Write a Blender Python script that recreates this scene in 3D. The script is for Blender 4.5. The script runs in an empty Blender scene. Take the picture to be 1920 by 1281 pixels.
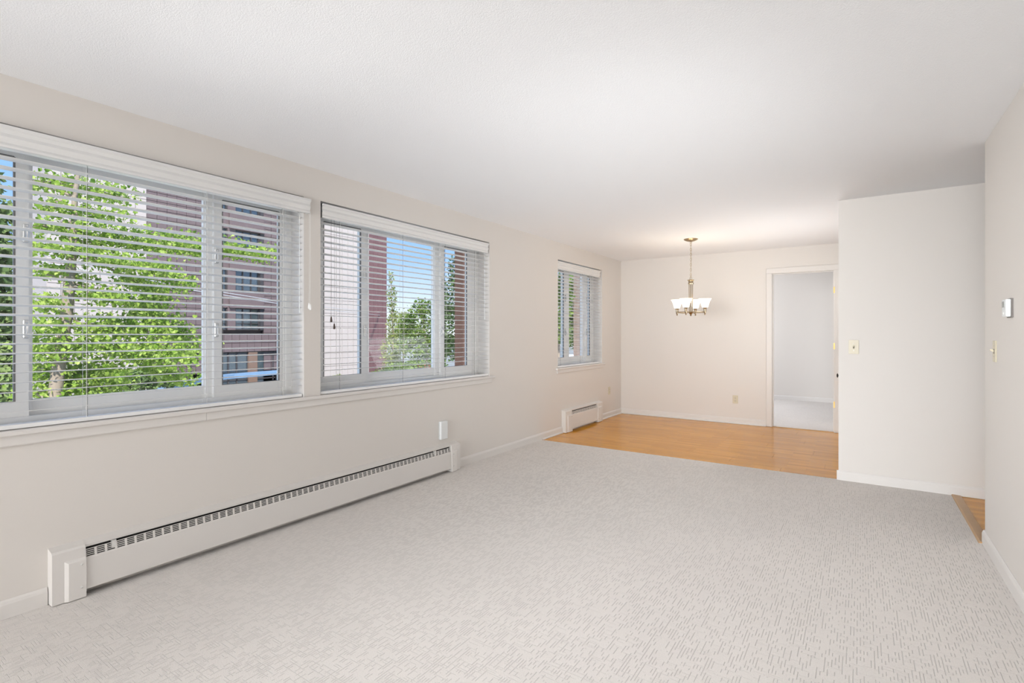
import bpy, math, random
import numpy as np
from mathutils import Vector, Matrix

# ------------------------------------------------------------------ camera, sky, sun, lights, exposure
S = bpy.context.scene
COL = S.collection
H = 2.44                                  # ceiling height
CAMX, CAMZ, F, YAW, V0 = 3.177, 1.278, 963.4, math.radians(34.088), 625.5

cam = bpy.data.cameras.new('camera')
cam.sensor_width = 36.0
cam.lens = F * 36.0 / 1920.0
cam.shift_y = -(640.5 - V0) / 1920.0
cam.clip_start = 0.05
cam.clip_end = 500
cam_ob = bpy.data.objects.new('camera', cam)
cam_ob.location = (CAMX, 0, CAMZ)
cam_ob.rotation_euler = (math.radians(90), 0, YAW)
COL.objects.link(cam_ob)
S.camera = cam_ob

S.view_settings.view_transform = 'Standard'
S.view_settings.look = 'None'
S.view_settings.gamma = 1.0
S.view_settings.use_curve_mapping = False
S.view_settings.exposure = 0.3

world = bpy.data.worlds.new('sky')
S.world = world
world.use_nodes = True
wn, wl = world.node_tree.nodes, world.node_tree.links
wn.clear()
wo = wn.new('ShaderNodeOutputWorld'); wb = wn.new('ShaderNodeBackground')
tc = wn.new('ShaderNodeTexCoord'); sp = wn.new('ShaderNodeSeparateXYZ'); cr = wn.new('ShaderNodeValToRGB')
wl.new(tc.outputs['Generated'], sp.inputs[0]); wl.new(sp.outputs['Z'], cr.inputs[0])
e = cr.color_ramp.elements
e[0].position = 0.0; e[0].color = (0.92, 0.96, 1.0, 1)
e[1].position = 0.75; e[1].color = (0.22, 0.44, 0.88, 1)
for p, c in ((0.05, (0.72, 0.83, 0.98, 1)), (0.14, (0.34, 0.56, 0.93, 1)), (0.30, (0.26, 0.49, 0.91, 1))):
    k = e.new(p); k.color = c
wl.new(cr.outputs[0], wb.inputs[0]); wb.inputs[1].default_value = 1.05
wl.new(wb.outputs[0], wo.inputs[0])

def light(name, kind, loc, rot, power, color=(1, 1, 1), sx=1, sy=1, portal=False):
    l = bpy.data.lights.new(name, kind)
    if kind == 'AREA':
        l.shape = 'RECTANGLE'; l.size = sx; l.size_y = sy
        if portal: l.cycles.is_portal = True
    elif kind == 'POINT':
        l.shadow_soft_size = sx
    elif kind == 'SUN':
        l.angle = math.radians(0.6)
    l.energy = power; l.color = color
    o = bpy.data.objects.new(name, l); o.location = loc; o.rotation_euler = rot
    COL.objects.link(o)
    return o

sun = light('sun', 'SUN', (20, -20, 30), (0, 0, 0), 6.3, (1.0, 0.95, 0.88))
sun.rotation_euler = Vector((-0.55, 0.42, -0.72)).to_track_quat('-Z', 'Y').to_euler()
R90 = math.radians(90)
# unseen fill lamps added to brighten the main room
FILL_TINT = (0.955, 0.98, 1.0)
def aimed_fill(name, loc, aim, power, sx, sy, spread, color=FILL_TINT):
    o = light(name, 'AREA', loc, (0, 0, 0), power, color, sx, sy)
    o.rotation_euler = (Vector(aim) - Vector(loc)).to_track_quat('-Z', 'Y').to_euler()
    o.data.spread = math.radians(spread)
    return o
light('rear_fill', 'AREA', (1.9, -6.4, 1.4), (R90, 0, 0), 150, FILL_TINT, 3.4, 2.1)  # added fill lamp behind the camera, not a window
light('rear_ceiling_fill', 'AREA', (2.0, -4.4, 0.8), (math.radians(180 - 68), 0, 0), 50, FILL_TINT, 3.0, 1.2)  # added fill aimed up at the ceiling from behind the camera
light('dining_fill', 'AREA', (3.012, 6.2, 1.2), (0, R90 + .6, 0), 29, FILL_TINT, 1.4, 1.4)  # added fill on the hidden partition face, brightens the dining corner
light('bedroom_daylight', 'AREA', (0.12, 9.5, 1.5), (0, -R90, 0), 45, (0.94, 0.96, 1.0), 1.4, 1.7)
aimed_fill('ceiling_fill', (1.9, -3.5, 1.2), (1.7, 3.6, 2.44), 6.2, 1.4, .8, 50)  # added narrow fill for the middle of the ceiling
aimed_fill('carpet_fill', (1.9, -3.0, 1.9), (2.4, 4.6, 0), 12, 1.4, .8, 45)  # added narrow fill for the middle of the carpet
aimed_fill('right_wall_fill', (0.18, 0.2, 1.4), (3.8, 3.7, 1.2), 8, .42, 1.3, 65)  # unseen lamp added to brighten the right wall
aimed_fill('mid_ceiling_fill', (3.7, 1.15, 0.6), (0.9, 4.6, 2.44), 8.8, 1.0, .5, 65)  # unseen uplight added to lift the ceiling brightness
for pn, y0, y1 in (('portal_one', 0.12, 2.135), ('portal_two', 2.26, 4.28), ('portal_three', 5.73, 7.09)):
    light(pn, 'AREA', (-0.27, (y0 + y1) / 2, 1.53), (0, -R90, 0), 1, (1, 1, 1), 1.38, y1 - y0, True)

# ------------------------------------------------------------------ helpers
rnd = random.Random(7)

def at(u, v, X):
    """world point on the plane x = X that the photograph shows at pixel (u, v)"""
    a = (u - 960) / F; b = -(v - V0) / F
    d = Vector((a * math.cos(YAW) - math.sin(YAW), a * math.sin(YAW) + math.cos(YAW), b))
    return Vector((CAMX, 0, CAMZ)) + d * ((X - CAMX) / d.x)

def mat(name, color, rough=0.5, metal=0.0, var=0.0, vscale=3.0, bump=0.0, bscale=200.0, emit=None, estr=0.0, spec=0.5):
    m = bpy.data.materials.new(name); m.use_nodes = True
    n, l = m.node_tree.nodes, m.node_tree.links
    b = n['Principled BSDF']
    b.inputs['Base Color'].default_value = (*color, 1)
    b.inputs['Roughness'].default_value = rough; b.inputs['Metallic'].default_value = metal
    b.inputs['Specular IOR Level'].default_value = spec
    co = n.new('ShaderNodeTexCoord')
    if var > 0:
        t = n.new('ShaderNodeTexNoise'); t.inputs['Scale'].default_value = vscale; t.inputs['Detail'].default_value = 4
        r = n.new('ShaderNodeMapRange'); r.inputs[3].default_value = 1 - var; r.inputs[4].default_value = 1 + var
        mx = n.new('ShaderNodeVectorMath'); mx.operation = 'SCALE'; mx.inputs[0].default_value = color
        l.new(co.outputs['Object'], t.inputs['Vector']); l.new(t.outputs['Fac'], r.inputs[0])
        l.new(r.outputs[0], mx.inputs['Scale']); l.new(mx.outputs[0], b.inputs['Base Color'])
    if bump > 0:
        t = n.new('ShaderNodeTexNoise'); t.inputs['Scale'].default_value = bscale; t.inputs['Detail'].default_value = 3
        bp = n.new('ShaderNodeBump'); bp.inputs['Strength'].default_value = bump; bp.inputs['Distance'].default_value = 0.004
        l.new(co.outputs['Object'], t.inputs['Vector']); l.new(t.outputs['Fac'], bp.inputs['Height'])
        l.new(bp.outputs[0], b.inputs['Normal'])
    if emit:
        b.inputs['Emission Color'].default_value = (*emit, 1); b.inputs['Emission Strength'].default_value = estr
    return m

def glass_mat():
    m = bpy.data.materials.new('clear_window_glass'); m.use_nodes = True
    n, l = m.node_tree.nodes, m.node_tree.links; n.clear()
    o = n.new('ShaderNodeOutputMaterial'); mx = n.new('ShaderNodeMixShader')
    t = n.new('ShaderNodeBsdfTransparent'); t.inputs[0].default_value = (0.97, 0.985, 0.98, 1)
    g = n.new('ShaderNodeBsdfGlossy'); g.inputs['Roughness'].default_value = 0.02
    f = n.new('ShaderNodeLayerWeight'); pw = n.new('ShaderNodeMath'); pw.operation = 'POWER'; pw.inputs[1].default_value = 5
    ml = n.new('ShaderNodeMath'); ml.operation = 'MULTIPLY_ADD'; ml.inputs[1].default_value = 0.45; ml.inputs[2].default_value = 0.02
    l.new(f.outputs['Facing'], pw.inputs[0]); l.new(pw.outputs[0], ml.inputs[0])
    l.new(ml.outputs[0], mx.inputs[0]); l.new(t.outputs[0], mx.inputs[1]); l.new(g.outputs[0], mx.inputs[2]); l.new(mx.outputs[0], o.inputs[0])
    return m

def leaf_mat(name, c1, c2, trans=0.45, scale=6.0):
    m = bpy.data.materials.new(name); m.use_nodes = True
    n, l = m.node_tree.nodes, m.node_tree.links; n.clear()
    o = n.new('ShaderNodeOutputMaterial'); mx = n.new('ShaderNodeMixShader'); mx.inputs[0].default_value = trans
    d = n.new('ShaderNodeBsdfDiffuse'); t = n.new('ShaderNodeBsdfTranslucent')
    co = n.new('ShaderNodeNewGeometry'); nz = n.new('ShaderNodeTexNoise'); nz.inputs['Scale'].default_value = scale
    rp = n.new('ShaderNodeValToRGB'); rp.color_ramp.elements[0].color = (*c1, 1); rp.color_ramp.elements[1].color = (*c2, 1)
    rp.color_ramp.elements[0].position = 0.35; rp.color_ramp.elements[1].position = 0.65
    l.new(co.outputs['Position'], nz.inputs['Vector']); l.new(nz.outputs['Fac'], rp.inputs[0])
    l.new(rp.outputs[0], d.inputs[0]); l.new(rp.outputs[0], t.inputs[0])
    l.new(d.outputs[0], mx.inputs[1]); l.new(t.outputs[0], mx.inputs[2]); l.new(mx.outputs[0], o.inputs[0])
    return m

class MB:
    def __init__(s): s.v = []; s.f = []
    def quad(s, a, b, c, d):
        i = len(s.v); s.v += [tuple(a), tuple(b), tuple(c), tuple(d)]; s.f.append((i, i + 1, i + 2, i + 3)); return s
    def box(s, x0, x1, y0, y1, z0, z1, ch=0.0):
        if x0 > x1: x0, x1 = x1, x0
        if y0 > y1: y0, y1 = y1, y0
        if z0 > z1: z0, z1 = z1, z0
        i = len(s.v)
        if ch <= 0:
            s.v += [(x, y, z) for z in (z0, z1) for y in (y0, y1) for x in (x0, x1)]
            s.f += [tuple(i + k for k in q) for q in ((0, 2, 3, 1), (4, 5, 7, 6), (0, 1, 5, 4), (2, 6, 7, 3), (0, 4, 6, 2), (1, 3, 7, 5))]
        else:                                 # chamfered box
            c = ch
            V = {}
            for sx in (0, 1):
                for sy in (0, 1):
                    for sz in (0, 1):
                        X, Y, Z = (x0, x1)[sx], (y0, y1)[sy], (z0, z1)[sz]
                        dx, dy, dz = (c, -c)[sx], (c, -c)[sy], (c, -c)[sz]
                        for ax, p in enumerate(((X, Y + dy, Z + dz), (X + dx, Y, Z + dz), (X + dx, Y + dy, Z))):
                            V[sx, sy, sz, ax] = len(s.v); s.v.append(p)
            F_ = s.f
            for k in (0, 1):
                F_.append(tuple(V[k, a, b, 0] for a, b in ((0, 0), (1, 0), (1, 1), (0, 1))))
                F_.append(tuple(V[a, k, b, 1] for a, b in ((0, 0), (1, 0), (1, 1), (0, 1))))
                F_.append(tuple(V[a, b, k, 2] for a, b in ((0, 0), (1, 0), (1, 1), (0, 1))))
            for a in (0, 1):
                for b in (0, 1):
                    F_.append((V[a, b, 0, 0], V[a, b, 1, 0], V[a, b, 1, 1], V[a, b, 0, 1]))
                    F_.append((V[a, 0, b, 0], V[a, 1, b, 0], V[a, 1, b, 2], V[a, 0, b, 2]))
                    F_.append((V[0, a, b, 1], V[1, a, b, 1], V[1, a, b, 2], V[0, a, b, 2]))
                    for g in (0, 1): F_.append((V[a, b, g, 0], V[a, b, g, 1], V[a, b, g, 2]))
        return s
    def prism_y(s, prof, y0, y1):             # closed profile of (x, z) run along y
        i = len(s.v); n = len(prof)
        s.v += [(x, y0, z) for x, z in prof] + [(x, y1, z) for x, z in prof]
        for k in range(n): s.f.append((i + k, i + (k + 1) % n, i + n + (k + 1) % n, i + n + k))
        s.f.append(tuple(i + k for k in range(n))[::-1]); s.f.append(tuple(i + n + k for k in range(n)))
        return s
    def prism_x(s, prof, x0, x1):             # closed profile of (y, z) run along x
        i = len(s.v); n = len(prof)
        s.v += [(x0, y, z) for y, z in prof] + [(x1, y, z) for y, z in prof]
        for k in range(n): s.f.append((i + k, i + (k + 1) % n, i + n + (k + 1) % n, i + n + k))
        s.f.append(tuple(i + k for k in range(n))[::-1]); s.f.append(tuple(i + n + k for k in range(n)))
        return s
    def prism_z(s, prof, z0, z1):
        i = len(s.v); n = len(prof)
        s.v += [(x, y, z0) for x, y in prof] + [(x, y, z1) for x, y in prof]
        for k in range(n): s.f.append((i + k, i + (k + 1) % n, i + n + (k + 1) % n, i + n + k))
        s.f.append(tuple(i + k for k in range(n))[::-1]); s.f.append(tuple(i + n + k for k in range(n)))
        return s
    def tube(s, pts, r, n=8, closed=False):
        pts = [Vector(p) for p in pts]; m = len(pts)
        rs = r if isinstance(r, (list, tuple)) else [r] * m
        base = len(s.v); up = Vector((0.13, 0.21, 0.97))
        for k, p in enumerate(pts):
            if closed: t = pts[(k + 1) % m] - pts[k - 1]
            else: t = pts[min(k + 1, m - 1)] - pts[max(k - 1, 0)]
            t.normalize(); a = t.cross(up)
            if a.length < 1e-3: a = t.cross(Vector((1, 0, 0)))
            a.normalize(); b = t.cross(a)
            for j in range(n):
                w = 2 * math.pi * j / n
                s.v.append(tuple(p + (a * math.cos(w) + b * math.sin(w)) * rs[k]))
        for k in range(m if closed else m - 1):
            k2 = (k + 1) % m
            for j in range(n):
                j2 = (j + 1) % n
                s.f.append((base + k * n + j, base + k * n + j2, base + k2 * n + j2, base + k2 * n + j))
        if not closed:
            s.f.append(tuple(base + j for j in range(n))[::-1]); s.f.append(tuple(base + (m - 1) * n + j for j in range(n)))
        return s
    def lathe(s, prof, cx, cy, n=20, z0=0.0):  # open profile of (r, z) turned about a vertical axis
        i = len(s.v)
        for r, z in prof:
            for j in range(n):
                w = 2 * math.pi * j / n; s.v.append((cx + r * math.cos(w), cy + r * math.sin(w), z0 + z))
        for k in range(len(prof) - 1):
            for j in range(n):
                j2 = (j + 1) % n
                s.f.append((i + k * n + j, i + k * n + j2, i + (k + 1) * n + j2, i + (k + 1) * n + j))
        return s
    def lathe_axis(s, prof, o, axis, n=16):
        """profile of (r, distance) turned about an axis through o"""
        o = Vector(o); ax = Vector(axis).normalized(); a = ax.orthogonal().normalized(); b = ax.cross(a); i = len(s.v)
        for r, d in prof:
            for j in range(n):
                w = 2 * math.pi * j / n; s.v.append(tuple(o + ax * d + (a * math.cos(w) + b * math.sin(w)) * r))
        for k in range(len(prof) - 1):
            for j in range(n):
                j2 = (j + 1) % n
                s.f.append((i + k * n + j, i + k * n + j2, i + (k + 1) * n + j2, i + (k + 1) * n + j))
        return s
    def mesh(s, name, m, smooth=False):
        me = bpy.data.meshes.new(name); me.from_pydata(s.v, [], s.f); me.materials.append(m)
        import bmesh
        bm = bmesh.new(); bm.from_mesh(me); bmesh.ops.recalc_face_normals(bm, faces=bm.faces); bm.to_mesh(me); bm.free()
        if smooth:
            me.polygons.foreach_set('use_smooth', [True] * len(me.polygons))
            me.set_sharp_from_angle(angle=math.radians(40))
        return me
    def build(s, name, m, parent=None, smooth=False):
        return link(name, s.mesh(name, m, smooth), parent)

def link(name, me, parent=None):
    o = bpy.data.objects.new(name, me); COL.objects.link(o)
    if parent is not None:
        o.parent = parent
        o.matrix_parent_inverse = Matrix.Translation(-parent.location)
    return o

def tag(o, label=None, cat=None, group=None, kind=None):
    if label: o['label'] = label
    if cat: o['category'] = cat
    if group: o['group'] = group
    if kind: o['kind'] = kind
    return o

def thing(name, loc, label, cat, group=None, kind=None):
    o = bpy.data.objects.new(name, None); o.location = loc; o.empty_display_size = 0.1
    COL.objects.link(o)
    return tag(o, label, cat, group, kind)

def struct(o, label=None, cat=None): return tag(o, label, cat, None, 'structure')

def copy_part(src, parent, delta=(0, 0, 0), rot=None, label=None):
    o = src.copy(); COL.objects.link(o); o.parent = parent
    if parent is not None: o.matrix_parent_inverse = Matrix.Translation(-parent.location)
    o.location = Vector(src.location) + Vector(delta)
    if rot is not None: o.rotation_euler = rot
    return o

# ------------------------------------------------------------------ materials
M = {}
M['wall'] = mat('cream_wall_paint', (0.72, 0.682, 0.642), 0.55, var=0.012, vscale=1.3, bump=0.05, bscale=260, spec=0.3)
def slat_mat():
    m = mat('white_translucent_slat', (0.94, 0.93, 0.91), 0.4)
    n, l = m.node_tree.nodes, m.node_tree.links
    t = n.new('ShaderNodeBsdfTranslucent'); t.inputs[0].default_value = (0.92, 0.90, 0.87, 1)
    mx = n.new('ShaderNodeMixShader'); mx.inputs[0].default_value = 0.42
    l.new(n['Principled BSDF'].outputs[0], mx.inputs[1]); l.new(t.outputs[0], mx.inputs[2])
    l.new(mx.outputs[0], n['Material Output'].inputs['Surface'])
    return m
M['slat'] = slat_mat()
M['valance'] = mat('white_valance_vinyl', (0.76, 0.755, 0.745), 0.4, var=0.008, vscale=4)
M['trim'] = mat('off_white_trim_paint', (0.73, 0.70, 0.67), 0.5, var=0.01, vscale=2, spec=0.3)
M['white'] = mat('white_blind_vinyl', (0.90, 0.895, 0.885), 0.35, var=0.008, vscale=4)
M['frame'] = mat('white_window_vinyl', (0.93, 0.915, 0.885), 0.35, var=0.01, vscale=3)
M['gasket'] = mat('dark_glazing_gasket', (0.22, 0.21, 0.20), 0.6, var=0.1)
M['glass'] = glass_mat()
M['heater'] = mat('enamelled_cream_steel', (0.73, 0.70, 0.67), 0.4, var=0.02, vscale=5)
M['dark'] = mat('dark_metal_and_shade', (0.012, 0.011, 0.010), 0.8, var=0.2)  # near-black for hidden metal and for shade in the heater slots
M['plate'] = mat('beige_switch_plastic', (0.62, 0.56, 0.42), 0.35, var=0.01)
M['plate_dark'] = mat('shadowed_socket_slot', (0.05, 0.045, 0.04), 0.6, var=0.05)
M['plastic'] = mat('white_plastic', (0.80, 0.82, 0.82), 0.35, var=0.01)
M['screen'] = mat('grey_lcd_screen', (0.25, 0.26, 0.25), 0.2, var=0.03)
M['brass'] = mat('polished_brass', (0.52, 0.36, 0.13), 0.45, 1.0, var=0.05, vscale=20)
M['nickel'] = mat('brushed_nickel_gilt', (0.42, 0.34, 0.23), 0.3, 1.0, var=0.05, vscale=30)
M['black'] = mat('black_metal', (0.015, 0.014, 0.013), 0.4, var=0.1)
M['tassel'] = mat('dark_brown_wood', (0.055, 0.035, 0.025), 0.45, var=0.2, vscale=60)
M['cord'] = mat('white_cord', (0.80, 0.79, 0.77), 0.8, var=0.02)
M['greycord'] = mat('dusky_cord', (0.20, 0.18, 0.17), 0.8, var=0.05)
M['latch'] = mat('chrome_white_latch', (0.75, 0.74, 0.72), 0.22, 0.3, var=0.02)
M['shade'] = mat('frosted_lit_glass', (0.90, 0.86, 0.78), 0.4, var=0.01, emit=(1.0, 0.86, 0.66), estr=1.05)

def ceiling_mat():
    m = mat('stippled_white_ceiling', (0.915, 0.92, 0.935), 0.9, spec=0.1)
    n, l = m.node_tree.nodes, m.node_tree.links; b = n['Principled BSDF']
    co = n.new('ShaderNodeTexCoord')
    t = n.new('ShaderNodeTexVoronoi'); t.inputs['Scale'].default_value = 200
    t2 = n.new('ShaderNodeTexNoise'); t2.inputs['Scale'].default_value = 150; t2.inputs['Detail'].default_value = 6
    ad = n.new('ShaderNodeMath'); ad.operation = 'SUBTRACT'
    bp = n.new('ShaderNodeBump'); bp.inputs['Strength'].default_value = 0.18; bp.inputs['Distance'].default_value = 0.004
    l.new(co.outputs['Object'], t.inputs['Vector']); l.new(co.outputs['Object'], t2.inputs['Vector'])
    l.new(t2.outputs['Fac'], ad.inputs[0]); l.new(t.outputs['Distance'], ad.inputs[1])
    l.new(ad.outputs[0], bp.inputs['Height']); l.new(bp.outputs[0], b.inputs['Normal'])
    return m

def carpet_mat():
    m = mat('patterned_loop_carpet', (0.66, 0.62, 0.585), 0.95, spec=0.05)
    n, l = m.node_tree.nodes, m.node_tree.links; b = n['Principled BSDF']
    def math_(op, a, c=None):
        k = n.new('ShaderNodeMath'); k.operation = op
        for i, s in enumerate((a, c)):
            if s is None: continue
            if isinstance(s, (int, float)): k.inputs[i].default_value = s
            else: l.new(s, k.inputs[i])
        return k.outputs[0]
    co = n.new('ShaderNodeTexCoord'); sx = n.new('ShaderNodeSeparateXYZ'); l.new(co.outputs['Object'], sx.inputs[0])
    def dashes(A, B, wa, wb, thresh, seed, width):
        a = math_('DIVIDE', A, wa); ia = math_('FLOOR', a)
        wg = n.new('ShaderNodeTexWhiteNoise'); wg.noise_dimensions = '1D'; l.new(math_('FLOOR', math_('DIVIDE', a, 5.0)), wg.inputs['W'])
        w1 = n.new('ShaderNodeTexWhiteNoise'); w1.noise_dimensions = '1D'; l.new(math_('ADD', ia, seed), w1.inputs['W'])
        bb = math_('ADD', math_('DIVIDE', B, wb), math_('ADD', math_('MULTIPLY', w1.outputs['Value'], 0.35), math_('MULTIPLY', wg.outputs['Value'], 9.0))); jb = math_('FLOOR', bb)
        cv = n.new('ShaderNodeCombineXYZ'); l.new(ia, cv.inputs[0]); l.new(jb, cv.inputs[1]); cv.inputs[2].default_value = seed
        w2 = n.new('ShaderNodeTexWhiteNoise'); w2.noise_dimensions = '3D'; l.new(cv.outputs[0], w2.inputs['Vector'])
        nz = n.new('ShaderNodeTexNoise'); nz.inputs['Scale'].default_value = 14; nz.inputs['Detail'].default_value = 2
        l.new(co.outputs['Object'], nz.inputs['Vector'])
        on = math_('GREATER_THAN', math_('ADD', w2.outputs['Value'], math_('MULTIPLY', nz.outputs['Fac'], 0.9)), thresh)
        fr = math_('ABSOLUTE', math_('SUBTRACT', math_('FRACT', a), 0.5))
        mr = n.new('ShaderNodeMapRange'); mr.inputs[1].default_value = width; mr.inputs[2].default_value = width * 0.3
        l.new(fr, mr.inputs[0])
        return math_('MULTIPLY', mr.outputs[0], on)
    d1 = dashes(sx.outputs['X'], sx.outputs['Y'], 0.0115, 0.026, 1.02, 3.0, 0.17)
    d2 = dashes(sx.outputs['Y'], sx.outputs['X'], 0.010, 0.05, 1.22, 17.0, 0.16)
    g = math_('MAXIMUM', d1, math_('MULTIPLY', d2, 0.45))
    pile = n.new('ShaderNodeTexNoise'); pile.inputs['Scale'].default_value = 260; pile.inputs['Detail'].default_value = 2
    l.new(co.outputs['Object'], pile.inputs['Vector'])
    h = math_('SUBTRACT', math_('MULTIPLY', pile.outputs['Fac'], 0.5), g)
    bp = n.new('ShaderNodeBump'); bp.inputs['Strength'].default_value = 0.55; bp.inputs['Distance'].default_value = 0.004
    l.new(h, bp.inputs['Height']); l.new(bp.outputs[0], b.inputs['Normal'])
    big = n.new('ShaderNodeTexNoise'); big.inputs['Scale'].default_value = 1.7; big.inputs['Detail'].default_value = 3
    l.new(co.outputs['Object'], big.inputs['Vector'])
    k = math_('MULTIPLY', math_('SUBTRACT', 1.0, math_('MULTIPLY', g, 0.17)),  # shade in the grooves is darkened into the carpet colour
              math_('ADD', math_('MULTIPLY', big.outputs['Fac'], 0.10), math_('ADD', 0.80, math_('MULTIPLY', pile.outputs['Fac'], 0.32))))
    sc = n.new('ShaderNodeVectorMath'); sc.operation = 'SCALE'; sc.inputs[0].default_value = (0.74, 0.70, 0.665)
    l.new(k, sc.inputs['Scale']); l.new(sc.outputs[0], b.inputs['Base Color'])
    return m

def wood_mat(name, c1, c2, rough=0.22):
    m = mat(name, c1, rough, spec=0.25)
    n, l = m.node_tree.nodes, m.node_tree.links; b = n['Principled BSDF']
    co = n.new('ShaderNodeTexCoord'); mp = n.new('ShaderNodeMapping')
    l.new(co.outputs['Object'], mp.inputs[0])
    br = n.new('ShaderNodeTexBrick'); br.inputs['Scale'].default_value = 1.0
    br.inputs['Brick Width'].default_value = 0.46; br.inputs['Row Height'].default_value = 0.0635; br.inputs['Mortar Size'].default_value = 0.0006
    br.inputs['Color1'].default_value = (*c1, 1); br.inputs['Color2'].default_value = (*c2, 1)
    br.inputs['Mortar'].default_value = (c2[0] * .6, c2[1] * .6, c2[2] * .6, 1); br.offset = 0.37; br.inputs['Bias'].default_value = -0.1
    l.new(mp.outputs[0], br.inputs['Vector'])
    mg = n.new('ShaderNodeMapping'); mg.inputs['Scale'].default_value = (1.6, 34, 1); l.new(co.outputs['Object'], mg.inputs[0])
    g = n.new('ShaderNodeTexNoise'); g.inputs['Scale'].default_value = 2.2; g.inputs['Detail'].default_value = 5; l.new(mg.outputs[0], g.inputs['Vector'])
    r = n.new('ShaderNodeMapRange'); r.inputs[1].default_value = .3; r.inputs[2].default_value = .7; r.inputs[3].default_value = .84; r.inputs[4].default_value = 1.12; l.new(g.outputs['Fac'], r.inputs[0])
    sc = n.new('ShaderNodeVectorMath'); sc.operation = 'SCALE'; l.new(br.outputs['Color'], sc.inputs[0]); l.new(r.outputs[0], sc.inputs['Scale'])
    l.new(sc.outputs[0], b.inputs['Base Color'])
    return m

M['ceiling'] = ceiling_mat()
M['carpet'] = carpet_mat()
M['wood'] = wood_mat('honey_oak_laminate', (0.74, 0.33, 0.030), (0.60, 0.25, 0.020), 0.17)
M['threshold'] = mat('oak_threshold_strip', (0.50, 0.30, 0.14), 0.35, var=0.1, vscale=14)

# ------------------------------------------------------------------ room shell
YB, XR, YRE, YP, XP = 7.821, 3.807, 4.193, 5.326, 3.023     # back wall, right wall, its end, partition front, partition edge
WT = 0.27                                                    # outer wall thickness
O1, O2, O3 = (0.12, 2.135), (2.26, 4.28), (5.73, 7.09)       # window openings along y
ZS, ZT = 0.815, 2.222                                        # opening bottom and top

b = MB()
b.box(-WT, 0, -6.72, 11.3, -0.35, ZS); b.box(-WT, 0, -6.72, 11.3, ZT, H + 0.25)
for y0, y1 in ((-6.72, O1[0]), (O1[1], O2[0]), (O2[1], O3[0]), (O3[1], 8.6), (10.4, 11.3)): b.box(-WT, 0, y0, y1, ZS, ZT)
struct(b.build('wall_left', M['wall']), 'long cream painted wall with the three blinded windows', 'wall')
DX0, DX1, DZ = 2.185, 2.900, 2.095
b = MB()
b.box(0, DX0 - .02, YB, YB + .125, -.02, H); b.box(DX1 + .02, 5.3, YB, YB + .125, -.02, H); b.box(DX0 - .02, DX1 + .02, YB, YB + .125, DZ + .02, H)
struct(b.build('wall_back', M['wall']), 'cream end wall of the dining corner with the open doorway', 'wall')
struct(MB().box(XP, 6.2, YP, YB, -.02, H).build('wall_partition', M['wall']), 'cream partition wall end carrying a beige switch', 'wall')
struct(MB().box(XR, 6.2, -6.72, YRE, -.02, H).build('wall_right', M['wall']), 'bright cream wall at the right edge with the thermostat', 'wall')
struct(MB().box(-.1, XR, -6.72, -6.6, -.02, H).build('wall_rear', M['wall']), 'cream wall behind the camera', 'wall')
struct(MB().box(6.2, 6.3, YRE - .2, YP + .2, -.02, H).build('wall_hall', M['wall']), 'cream wall closing the side hall', 'wall')
struct(MB().box(0, 5.3, 11.16, 11.28, -.02, H).build('wall_bedroom', M['wall']), 'pale wall of the bedroom seen through the doorway', 'wall')
struct(MB().box(5.2, 5.3, YB + .12, 11.2, -.02, H).build('wall_bedroom_side', M['wall']), 'side wall of the bedroom beyond the doorway', 'wall')
struct(MB().box(-WT, 6.3, -6.72, 11.3, H, H + .2).build('ceiling', M['ceiling']), 'white stippled ceiling', 'ceiling')
struct(MB().box(-WT, 6.3, -6.72, 11.3, -.35, -.02).build('floor', M['dark']), 'sub floor under the carpet and planks', 'floor')
CARP = [(0, -6.6), (XR, -6.6), (XR, YRE), (XR - .02, YRE), (XR - .03, YP), (XP, YP), (XP, 5.338), (0, 5.312)]
struct(MB().prism_z(CARP, -.02, 0.0).build('floor_carpet', M['carpet']), 'light grey patterned carpet across the living room', 'carpet')
struct(MB().box(0, 5.2, YB + .03, 11.16, -.02, 0.0).build('floor_bedroom', M['carpet']), 'pale carpet of the bedroom beyond the doorway', 'carpet')

# oak planks of the dining corner and of the side hall
wf = thing('floor_wood', (1.5, 6.5, -.02), 'honey oak plank floor of the dining corner', 'floor', kind='structure')
PW, y, row = 0.1905, 5.30, 0
base = MB().box(0, XP, 5.30, YB + .03, -.02, -.008).build('underlay', M['threshold'], wf)
while y < YB + .03:
    y1 = min(y + PW, YB + .03); x = -((row * 0.47) % 1.28)
    while x < XP:
        xa, xb = max(x, 0.0), min(x + 1.28, XP)
        if xb - xa > .01:
            MB().box(xa + .0006, xb - .0006, y + .0006, y1 - .0006, -.009, -.002).build('plank', M['wood'], wf)
        x += 1.28
    y += PW; row += 1
hf = thing('floor_hall', (4.9, 4.76, -.02), 'oak plank floor of the side hall at the right', 'floor', kind='structure')
y, row = YRE, 0
while y < YP:
    y1 = min(y + PW, YP); x = XR - .02 - ((row * 0.53) % 1.28)
    while x < 6.2:
        xa, xb = max(x, XR - .02), min(x + 1.28, 6.2)
        if xb - xa > .01: MB().box(xa + .0006, xb - .0006, y + .0006, y1 - .0006, -.009, -.002).build('plank', M['wood'], hf)
        x += 1.28
    y += PW; row += 1
th = MB().prism_y([(XR - .031, -.004), (XR + .033, -.004), (XR + .028, .005), (XR - .02, .009), (XR - .029, .006)], YRE + .0, YP).build('trim_1', M['threshold'])
struct(th, 'narrow oak threshold strip where the carpet meets the hall floor', 'threshold')

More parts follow.
